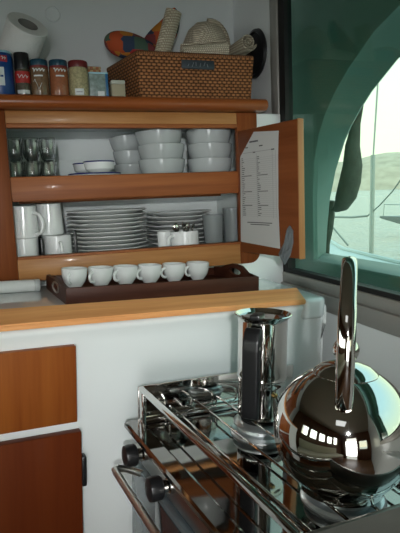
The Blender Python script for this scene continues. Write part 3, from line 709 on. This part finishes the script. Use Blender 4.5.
# --- tray
TX0, TX1, TY0, TY1 = 0.288, 0.880, 1.412, 1.712
tr = thing('serving_tray', 'dark wooden serving tray with handle holes holding six espresso cups', 'tray', (0, 0, CT), level=True)
MB().box(TX0 + 0.008, TX1 - 0.008, TY0 + 0.008, TY1 - 0.008, 0.001, 0.016).build('base', 'walnut', tr, smooth=False)
MB().box(TX0, TX1, TY0, TY0 + 0.011, 0, 0.045, 0.002).build('side', 'walnut', tr)
MB().box(TX0, TX1, TY1 - 0.011, TY1, 0, 0.040, 0.002).build('side', 'walnut', tr)
ym = (TY0 + TY1) / 2 - 0.012
def tray_end(x0, x1, bump):
    n = 24; hole = []; outer = []
    for k in range(n):
        a = 2 * PI * k / n
        hole.append((ym + 0.040 * cos(a), (0.028 if bump < 0.01 else 0.045) + (0.0125 if bump < 0.01 else 0.0105) * sin(a)))
        yy = ym + 0.012 + (TY1 - TY0 - 0.022) / 2 * max(-1, min(1, 1.45 * cos(a)))
        if sin(a) >= 0:
            up = 0.045 + bump * max(0, 1 - ((yy - ym) / 0.085) ** 2) ** 0.7
            outer.append((yy, up if sin(a) > 0.02 or True else 0.02))
        else: outer.append((yy, 0.0))
    return MB().holed(outer, hole, 'X', x0, x1)
tray_end(TX0, TX0 + 0.011, 0.004).build('end_board', 'walnut', tr); tray_end(TX1 - 0.011, TX1, 0.026).build('end_board', 'walnut', tr)
mb = MB(); mb.tube([(TX0 - 0.001, ym + 0.042 * cos(a), 0.028 + 0.0140 * sin(a)) for a in [2 * PI * k / 24 for k in range(25)]], 0.0028, 8, cap=False)
mb.build('handle_ring', 'brushed', tr)
# --- espresso cups
def cup(label, loc):
    t = thing('espresso_cup', label, 'cup', loc, 0, 'espresso cups on the tray', True)
    pr_ = [(0.019, 0), (0.021, 0.003), (0.0235, 0.006), (0.0325, 0.019), (0.0370, 0.036), (0.0385, 0.057)]
    MB().lathe(shell_prof(pr_, 0.003), 40).build('body', 'porcelain', t)
    mb = MB(); ring_handle(mb, 0.033, 0.016, 0.046, 0.019, 0.0042); mb.build('handle', 'porcelain', t)
    return t
nms = ['leftmost', 'second from left', 'third from left', 'third from right', 'second from right', 'rightmost']
c0 = None
for k, (x, y, a) in enumerate(((0.352, 1.600, -2.15), (0.431, 1.598, -2.5), (0.510, 1.600, -2.6), (0.591, 1.603, -2.75), (0.676, 1.606, -2.85), (0.764, 1.612, -2.9))):
    lb = 'white espresso cup, %s of the row of six on the dark tray' % nms[k]
    if c0 is None: c0 = cup(lb, (x, y, CT + 0.0162)); c0.rotation_euler = (0, 0, a)
    else: dup(c0, (x, y, CT + 0.0162), lb, (0, 0, a), level=True)

# --- white side counter between stove and window wall
struct('trim_3', MB().box(0.81, 0.99, -0.3, 1.22, -0.02, 0.955, 0.02, 4), 'gel', level=True)

struct('trim_5', MB().box(1.0, 1.035, 1.285, 1.66, 0.10, 1.125, 0.006, 2), 'gel', level=True)
# ================================================================== STOVE
HZ = 0.97
SX0, SX1, SY0, SY1 = 0.345, 0.79, 0.505, 1.100
st = thing('gas_stove', 'polished steel gas stove with pot rails and black knobs set in the galley', 'stove', level=True)
MB().box(SX0 + 0.04, SX1, SY0, SY1, -0.02, HZ - 0.012).build('body', 'brushed', st, smooth=False)
# hob plate with a rounded lip toward the front
hp = [(SX0, HZ - 0.012), (SX0, HZ - 0.004), (SX0 + 0.004, HZ), (SX0 + 0.034, HZ), (SX0 + 0.042, HZ - 0.006), (SX1 - 0.012, HZ - 0.006), (SX1 - 0.004, HZ), (SX1, HZ), (SX1, HZ - 0.012)]
MB().prism(hp, 'Y', SY0, SY1).build('hob_plate', 'hob', st, smooth=False)
MB().box(0.377, SX1, SY1 - 0.004, SY1 + 0.004, HZ - 0.01, HZ + 0.075, 0.0015).build('splash_panel', 'steel', st)
MB().box(0.377, SX1, SY1 - 0.022, SY1 - 0.004, HZ - 0.006, HZ + 0.006, 0.003).build('panel_foot', 'steel', st)
MB().box(0.377, SX1, SY0 - 0.004, SY0 + 0.003, HZ - 0.02, HZ + 0.075, 0.002).build('splash_panel', 'dull_steel', st)
MB().box(0.377, 0.389, SY0 + 0.003, SY1 - 0.003, HZ + 0.066, HZ + 0.076, 0.002).build('side_rail', 'steel', st)
MB().box(0.378, 0.386, SY1 - 0.03, SY1 - 0.003, HZ - 0.006, HZ + 0.07, 0.001).build('rail_bracket', 'steel', st)
# pot support wires
GZ = 1.0
def wire(x, y0, y1, curl=0.0):
    return MB().tube([(x, y1, HZ - 0.006), (x, y1, GZ - 0.006), (x, y1 - 0.003, GZ - 0.001), (x, y1 - 0.008, GZ), (x, (y0 + y1) / 2, GZ), (x, y0 + 0.008, GZ), (x, y0 + 0.003, GZ - 0.001), (x, y0, GZ - 0.006), (x, y0, HZ - 0.006)], 0.0026, 10)
for x, y1 in ((0.443, 1.075), (0.508, 1.087), (0.566, 1.087), (0.63, 1.087), (0.69, 1.087), (0.745, 1.087)):
    wire(x, 0.558, y1).build('support_wire', 'chrome', st)
MB().tube([(0.443, 0.558, GZ - 0.014), (0.745, 0.558, GZ - 0.014)], 0.0028, 8).build('cross_wire', 'chrome', st)
BURN = ((0.600, 0.943, 0.062), (0.583, 0.660, 0.066))
for x, y, r in BURN:
    bu = MB().lathe([(0, HZ - 0.007), (r * 1.06, HZ - 0.007), (r * 1.06, HZ - 0.003), (r * 1.0, HZ + 0.002), (r * 0.80, HZ + 0.003), (r * 0.78, HZ + 0.014), (0, HZ + 0.014)], 56, (x, y, 0)).build('burner', 'alu', st, ang=0.25)
    MB().lathe([(0, HZ + 0.014), (r * 0.95, HZ + 0.014), (r * 0.96, HZ + 0.018), (r * 0.78, HZ + 0.023), (r * 0.74, HZ + 0.0235), (r * 0.72, HZ + 0.022), (0, HZ + 0.022)], 56, (x, y, 0)).build('burner_cap', 'alu', bu, ang=0.25)
    MB().lathe([(0, HZ + 0.0222), (r * 0.70, HZ + 0.0222), (r * 0.68, HZ + 0.025), (0, HZ + 0.0255)], 48, (x, y, 0)).build('burner_shade_disc', 'black_matt', bu)  # black disc puts the pot's shadow onto the burner cap
# front: control strip, knobs, oven door, handle
MB().box(SX0 + 0.026, SX0 + 0.04, SY0 + 0.004, SY1 - 0.004, 0.885, HZ - 0.012, 0.002).build('control_panel', 'brushed', st)
od = MB().box(SX0 + 0.014, SX0 + 0.04, SY0 + 0.004, SY1 - 0.006, 0.50, 0.88, 0.003).build('oven_door', 'oven_frame', st)
MB().box(SX0 + 0.011, SX0 + 0.0138, SY0 + 0.03, SY1 - 0.16, 0.53, 0.872, 0.001).build('oven_glass', 'oven_glass', od)
kn = Matrix.Rotation(-PI / 2, 4, 'Y')
for y in (1.034, 0.890):
    k_ = MB().lathe([(0.0, 0.022), (0.020, 0.022), (0.0225, 0.025), (0.0235, 0.040), (0.0215, 0.047), (0.015, 0.049), (0, 0.049)], 36, (SX0 + 0.0265, y, 0.922), kn).build('knob', 'black', st)
    MB().lathe([(0, 0), (0.0165, 0), (0.0165, 0.008), (0.0125, 0.012), (0.0125, 0.0215), (0, 0.0215)], 32, (SX0 + 0.0265, y, 0.922), kn).build('knob_collar', 'chrome', k_)
hx, hz = 0.303, 0.897
MB().tube([(SX0 + 0.02, 1.040, hz - 0.024), (SX0 - 0.015, 1.040, hz - 0.006), (hx + 0.008, 1.041, hz), (hx + 0.001, 1.036, hz), (hx, 1.026, hz), (hx, 0.80, hz), (hx, 0.565, hz), (hx + 0.006, 0.552, hz), (SX0 + 0.02, 0.551, hz - 0.024)], 0.0075, 14).build('oven_handle', 'brushed', od)

# ================================================================== MOKA POT
mk = thing('moka_pot', 'tall polished steel moka pot with black handle on the rear burner', 'moka pot', (0.597, 0.940, GZ + 0.0030), level=True)
MB().lathe([(0, 0), (0.042, 0), (0.0455, 0.003), (0.0462, 0.008), (0.0462, 0.012), (0.0462, 0.070), (0.0462, 0.074), (0.0475, 0.078), (0.0475, 0.084), (0, 0.084)], 56).build('base_boiler', 'chrome', mk)
MB().lathe([(0, 0.0845), (0.0480, 0.0845), (0.0488, 0.087), (0.0482, 0.0895), (0.0480, 0.0925), (0.0480, 0.096), (0.0480, 0.150), (0.0480, 0.209), (0.0481, 0.2125), (0.0488, 0.2155), (0.0530, 0.2195), (0.0550, 0.2215), (0.0558, 0.224), (0.0540, 0.2255), (0.0500, 0.217), (0.0462, 0.208), (0.0462, 0.20), (0, 0.20)], 56).build('collector', 'chrome', mk)
MB().lathe([(0, 0.2085), (0.0455, 0.2085), (0.0495, 0.2165), (0.047, 0.2185), (0.012, 0.2205), (0, 0.2205)], 48).build('lid', 'steel', mk)
va = math.atan2(-0.940, -0.600) - 0.29                        # handle turned towards the room, a little left of the viewer
Rz = Matrix.Rotation(va, 4, 'Z')
hd = [(0.046, 0.200), (0.058, 0.208), (0.068, 0.200), (0.076, 0.182), (0.078, 0.162), (0.0765, 0.030), (0.0745, 0.018), (0.062, 0.018), (0.060, 0.030), (0.060, 0.155), (0.056, 0.172), (0.046, 0.178)]
ho = MB().prism(hd, 'Y', -0.0165, 0.0165, 0.005, 3).build('handle', 'black', mk); ho.matrix_local = Rz
MB().tube([(0.070, -0.0168, 0.168), (0.070, 0.0168, 0.168)], 0.004, 12).build('rivet', 'brushed', ho)
lh = MB().box(0.018, 0.056, -0.010, 0.010, 0.2205, 0.2315, 0.003).build('lid_tab', 'black', mk); lh.matrix_local = Rz
vv = Matrix.Rotation(math.atan2(-0.940, -0.600) + 0.55, 4, 'Z') @ Matrix.Translation((0.0463, 0, 0.060)) @ Matrix.Rotation(PI / 2, 4, 'Y')
MB().lathe([(0, 0), (0.0055, 0), (0.0055, 0.004), (0.003, 0.006), (0, 0.006)], 20, (0, 0, 0), vv).build('safety_valve', 'brass', mk)
sp_ = MB().prism([(0.040, 0.19), (0.046, 0.165), (0.060, 0.206), (0.064, 0.219), (0.050, 0.216)], 'Y', -0.012, 0.012, 0.003).build('spout', 'chrome', mk); sp_.matrix_local = Matrix.Rotation(va + PI, 4, 'Z')

mk.scale = (1.07, 1.07, 0.975)
# ================================================================== KETTLE
KX, KY = 0.556, 0.636
kt = thing('kettle', 'large round mirror polished kettle with arched handle on the front burner', 'kettle', (KX, KY, GZ + 0.0032), level=True)
KR, KH = 0.1085, 0.104; kc = 0.094
prof = [(0, 0), (0.062, 0), (0.066, 0.002)]
for k in range(1, 33):
    a = -0.90 + (PI / 2 + 0.90 - 0.47) * k / 32
    prof.append((KR * cos(a), kc + KH * sin(a)))
prof = [p for p in prof[:3]] + [p for p in prof[3:] if p[1] > 0.004]
rt = prof[-1]
prof += [(rt[0] - 0.002, rt[1] + 0.0005), (0, rt[1] - 0.002)]
MB().lathe(prof, 72).build('body', 'chrome', kt)
ldp = [(0, rt[1] - 0.001), (rt[0] - 0.001, rt[1] - 0.001), (rt[0] + 0.001, rt[1] + 0.0005), (rt[0] - 0.001, rt[1] + 0.003), (rt[0] * 0.75, rt[1] + 0.0105), (rt[0] * 0.4, rt[1] + 0.0155), (0.012, rt[1] + 0.017), (0.009, rt[1] + 0.020), (0, rt[1] + 0.020)]
kl = MB().lathe(ldp, 64).build('lid', 'chrome', kt)
MB().sphere((0, 0, rt[1] + 0.036), 0.0205, (1, 1, 0.95), 4).build('lid_knob', 'chrome', kl)
ka = math.atan2(KY, KX)                                       # the handle arches along the line of sight, spout pointing away
kz = Matrix.Rotation(ka, 4, 'Z')
hpz = []
for k in range(25):
    a = PI * k / 24
    hpz.append((-0.094 * cos(a) * (1.0 + 0.06 * sin(a)), 0, 0.150 + 0.205 * sin(a) ** 0.85 if sin(a) > 0 else 0.150))
hpts = [(-0.085, 0, 0.163)] + [(-0.099, 0, 0.195)] + [( -0.104 * cos(a), 0, 0.235 + 0.127 * sin(a)) for a in [PI * k / 18 for k in range(0, 19)]] + [(0.099, 0, 0.195), (0.085, 0, 0.163)]
kh = MB().tube(hpts, [0.0125] * 2 + [0.0125] * 4 + [0.0115] * 11 + [0.0125] * 6, 18, flat=(1.0, 0.55), up=(1, 0, 0.2)).build('handle', 'chrome', kt)
kh.matrix_local = kz
sph = MB().tube([(0.085, 0, 0.085), (0.115, 0, 0.115), (0.138, 0, 0.150), (0.15, 0, 0.172)], [0.024, 0.019, 0.015, 0.013], 20).build('spout', 'chrome', kt); sph.matrix_local = kz

# ================================================================== OUTSIDE
o = tag(MB().box(-600, 2200, -900, 2600, -0.92, -0.9).build('sea', 'sea', smooth=False), 'grey green rippled sea stretching beyond the window', 'sea'); o['kind'] = 'structure'
def ridge():
    b = bmesh.new(); n = 90; rows = []
    random.seed(11)
    c = Vector((0.60, 0.80, 0)); s = Vector((0.80, -0.60, 0))
    for j in range(5):
        row = []
        for k in range(n + 1):
            u = (k / n - 0.5) * 900
            hgt = 13 + 8 * sin(u * 0.011 + 1.0) + 5 * sin(u * 0.031 + 2) + 2 * sin(u * 0.09)
            f = (0, 0.45, 0.85, 1.0, 0.0)[j]; dd = (0, 25, 60, 100, 160)[j]
            p = c * (420 + dd) + s * u
            row.append(b.verts.new((p.x, p.y, -0.9 + max(2, hgt) * 1.25 * f + (random.uniform(-1, 1) if 0 < j < 4 else 0))))
        rows.append(row)
    for A, B in zip(rows, rows[1:]):
        for k in range(n): b.faces.new((A[k], A[k + 1], B[k + 1], B[k]))
    bmesh.ops.recalc_face_normals(b, faces=b.faces[:])
    return b
o = MB().add(ridge()).build('trim_hillside', 'hills'); o['kind'] = 'structure'; o.name = 'hills'
# side deck outside the opening
struct('floor_side_deck', MB().prism([(1.14, -1.5), (1.66, -1.5), (1.70, 2.05), (1.84, 2.72), (2.1, 3.3), (1.14, 3.6)], 'Z', 1.02, 1.09, 0.008), 'deck')
struct('trim_4', MB().tube([(1.64, -1.5, 1.095), (1.68, 2.05, 1.095), (1.82, 2.72, 1.095), (2.08, 3.3, 1.095)], 0.012, 8), 'deck')
# bundle of rolled canvas hanging in the arch
cv = thing('canvas_bundle', 'dark rolled canvas bundle hanging outside in the arched opening', 'canvas')
MB().tube([(1.25, 1.742, 1.76), (1.25, 1.782, 1.69), (1.25, 1.805, 1.61), (1.25, 1.805, 1.535), (1.25, 1.822, 1.475), (1.25, 1.848, 1.42), (1.25, 1.880, 1.380), (1.25, 1.92, 1.36)], [0.006, 0.018, 0.030, 0.040, 0.045, 0.044, 0.032, 0.010], 18, flat=(1.0, 0.8)).build('rolled_cloth', 'canvas', cv)
MB().tube([(1.25, 1.90, 1.40), (1.25, 1.935, 1.365), (1.25, 1.985, 1.355), (1.25, 1.995, 1.40), (1.25, 1.97, 1.45)], 0.007, 10).build('tie_loop', 'canvas', cv)
MB().tube([(1.25, 1.955, 1.40), (1.25, 1.965, 1.34), (1.25, 1.975, 1.28), (1.25, 1.985, 1.22), (1.25, 1.99, 1.088)], [0.014, 0.020, 0.018, 0.010, 0.006], 10).build('loose_flap', 'canvas', cv)
# stanchion and lifelines
sn = thing('stanchion', 'upright lifeline stanchion on the deck edge outside the window', 'stanchion', (2.0, 2.743, -0.85))
MB().tube([(0, 0, 0), (0, -0.055, 2.483)], 0.014, 12).build('post', 'pole', sn)
MB().lathe([(0, 0), (0.05, 0), (0.05, 0.01), (0.02, 0.03), (0, 0.03)], 20).build('base', 'pole', sn)
tag(MB().tube([(2.0, 2.688, 1.60), (2.0, 2.645, 2.045), (2.0, 2.62, 2.4)], 0.005, 8).build('shroud_wire', 'pole'), 'thin wire rising above the lifeline stanchion', 'wire')
tag(MB().tube([(2.0, 3.4, 1.262), (2.0, 3.085, 1.263), (2.0, 2.9, 1.266), (2.0, 2.743, 1.279)], 0.006, 8).build('lifeline', 'rope'), 'horizontal lifeline running to the left of the stanchion', 'rope', 'lifelines outside')
tag(MB().tube([(2.0, 2.743, 1.276), (2.0, 2.63, 1.34), (2.0, 2.518, 1.418), (2.0, 2.36, 1.56)], 0.004, 8).build('lifeline', 'rope'), 'thin rope slanting up to the right of the stanchion', 'rope', 'lifelines outside')
tag(MB().tube([(2.0, 3.12, 1.20), (2.0, 3.03, 1.143), (2.0, 2.94, 1.088)], 0.006, 8).build('mooring_line', 'rope'), 'short mooring line slanting down at the left above the deck', 'rope')
def hull():
    b = bmesh.new(); rows = []
    for k in range(15):
        u = k / 14.0
        half = 1.35 * min(1.0, (u * 2.2)) ** 0.7 if k else 0.02
        keel = 1.18 * (1 - min(1.0, u * 2.2)) ** 1.2 - 0.25; sheer = 1.02 - 0.25 * min(1, u * 1.6)
        sec = []
        for a in range(9):
            t = -1 + a / 4.0
            sec.append(b.verts.new((u * 9.0, t * half, keel + (sheer - keel) * abs(t) ** 1.6)))
        rows.append(sec)
    for A, B in zip(rows, rows[1:]):
        for a in range(8): b.faces.new((A[a], B[a], B[a + 1], A[a + 1]))
        b.faces.new((A[0], A[8], B[8], B[0]))
    b.faces.new(rows[-1]); b.faces.new(rows[0][::-1])
    bmesh.ops.recalc_face_normals(b, faces=b.faces[:])
    return b
bt = thing('moored_boat', 'grey hull of a moored boat with its bow pointing left on the water', 'boat', (15.75, 20.65, -0.9), math.atan2(-0.326, 0.944))
MB().add(hull()).build('hull', 'dinghy', bt)
MB().prism([(3.0, 0.75), (3.6, 1.25), (6.5, 1.35), (7.2, 0.75)], 'Y', -0.9, 0.9, 0.06).build('cabin', 'deck', bt)
MB().tube([(0.15, 0, 1.02), (0.2, 0, 1.55), (1.6, 0.9, 1.45), (1.6, 0.9, 0.85)], 0.03, 8).build('bow_rail', 'pole', bt)

# ================================================================== SALOON BEHIND THE VIEWER (seen in the chrome)
sf = thing('settee', 'cream settee along the far side of the saloon', 'settee', (-1.25, -0.3, 0))
MB().box(-0.42, 0.3, -1.2, 1.4, 0, 0.42, 0.02).build('base', 'saloon_wood', sf); MB().box(-0.3, 0.3, -1.2, 1.4, 0.421, 0.54, 0.04, 3).build('seat', 'cushion', sf); MB().box(-0.43, -0.301, -1.2, 1.4, 0.421, 0.95, 0.04, 3).build('backrest', 'cushion', sf)

# ================================================================== LEVEL FRAME of the counter side
T3 = Matrix(((0.99233015, -0.11306174, 0.04997917), (0.11320321, 0.99357186, 0.0), (-0.0496579, 0.0056578, 0.99875026)))
T = Matrix.Translation(EYE) @ T3.to_4x4() @ Matrix.Scale(0.95, 4) @ Matrix.Translation(-EYE)
bpy.context.view_layer.update()
for o in LEVEL: o.matrix_world = T @ o.matrix_world

# ================================================================== LIGHT, WORLD, CAMERA
def area(name, loc, target, sx, sy, power, col=(1, 1, 1), spread=PI):
    l = bpy.data.lights.new(name, 'AREA'); l.shape = 'RECTANGLE'; l.size = sx; l.size_y = sy; l.energy = power; l.color = col; l.spread = spread
    o = bpy.data.objects.new(name, l); C.objects.link(o); o.location = loc
    o.rotation_euler = (Vector(target) - Vector(loc)).to_track_quat('-Z', 'Y').to_euler()
    return o
area('companionway_daylight', (-0.70, -2.28, 0.95), (0.25, 1.3, 0.5), 0.86, 1.3, 4.5, (0.97, 0.99, 1.0), 1.1)
area('saloon_window_daylight', (-1.80, -0.35, 1.5), (0.5, -0.2, 1.2), 2.6, 0.6, 20, (1.0, 1.0, 0.98))
area('added_ceiling_fill', (-0.5, -0.6, 2.30), (-0.3, -0.4, 0), 0.5, 0.5, 0.8, (0.95, 1.0, 1.0))  # added fill light under the closed ceiling, there is no hatch

# added spot standing in for a camera flash, hung behind the viewer
rl = thing('added_flash_lamp', 'small added spot lamp behind the viewer, standing in for a camera flash', 'lamp', (-0.12, -0.55, 1.62))
ltarget = Vector((0.42, 1.25, 1.27)); ldir = (ltarget - Vector((-0.12, -0.55, 1.62))).normalized()
rl.rotation_euler = ldir.to_track_quat('-Z', 'Y').to_euler()
MB().lathe([(0.0, 0.07), (0.02, 0.068), (0.03, 0.05), (0.034, 0.0), (0.036, -0.01), (0.033, -0.01), (0.031, 0.0), (0.027, 0.047), (0, 0.062)], 32).build('lamp_shade', 'brushed', rl)
bpy.context.view_layer.update()
lo_ = Vector((-0.12, -0.55, 1.62)) - ldir * 0.064
ms = MB().tube([lo_, lo_ - ldir * 0.04, lo_ - ldir * 0.06 + Vector((0, 0, 0.03)), Vector((lo_.x, lo_.y - 0.06, 1.8)), Vector((lo_.x, lo_.y - 0.06, 2.32))], 0.008, 10).build('stem', 'brushed', rl)
ms.matrix_parent_inverse = rl.matrix_world.inverted()
sl = bpy.data.lights.new('added_flash_light', 'SPOT'); sl.energy = 66; sl.spot_size = math.radians(50); sl.spot_blend = 1.0; sl.shadow_soft_size = 0.025; sl.color = (0.97, 1.0, 1.0)
so = bpy.data.objects.new('added_flash_light', sl); C.objects.link(so); so.location = Vector((-0.12, -0.55, 1.62)) + ldir * 0.012; so.rotation_euler = rl.rotation_euler

wd = bpy.data.worlds.new('sky'); S.world = wd; wd.use_nodes = True
nt = wd.node_tree; bg = nt.nodes['Background']
tc = nt.nodes.new('ShaderNodeTexCoord'); sx_ = nt.nodes.new('ShaderNodeSeparateXYZ'); cr = nt.nodes.new('ShaderNodeValToRGB')
nt.links.new(tc.outputs['Generated'], sx_.inputs[0]); nt.links.new(sx_.outputs['Z'], cr.inputs['Fac'])
cr.color_ramp.elements[0].position = 0.0; cr.color_ramp.elements[0].color = (1.0, 0.90, 0.66, 1)
cr.color_ramp.elements[1].position = 0.6; cr.color_ramp.elements[1].color = (0.62, 0.78, 0.92, 1)
nt.links.new(cr.outputs['Color'], bg.inputs['Color']); bg.inputs['Strength'].default_value = 2.0

cam = bpy.data.cameras.new('camera'); co = bpy.data.objects.new('camera', cam); C.objects.link(co)
cam.sensor_fit = 'VERTICAL'; cam.sensor_height = 24.0; cam.lens = 24.0 * 540.0 / 533.0; cam.clip_start = 0.02; cam.clip_end = 5000
R3 = Matrix(((0.9444119260, 0.0805701424, -0.3187390250), (-0.3263863017, 0.1133697327, -0.9384131743), (-0.0394727250, 0.9902806450, 0.1333647186)))
co.matrix_world = Matrix.Translation(EYE) @ R3.to_4x4()
S.camera = co
S.view_settings.view_transform = 'Standard'; S.view_settings.look = 'None'; S.view_settings.gamma = 1.0; S.view_settings.use_curve_mapping = False
S.view_settings.exposure = 0.0
S.cycles.use_denoising = True
S.cycles.max_bounces = 10; S.cycles.glossy_bounces = 6; S.cycles.transparent_max_bounces = 12; S.cycles.caustics_reflective = False; S.cycles.caustics_refractive = False
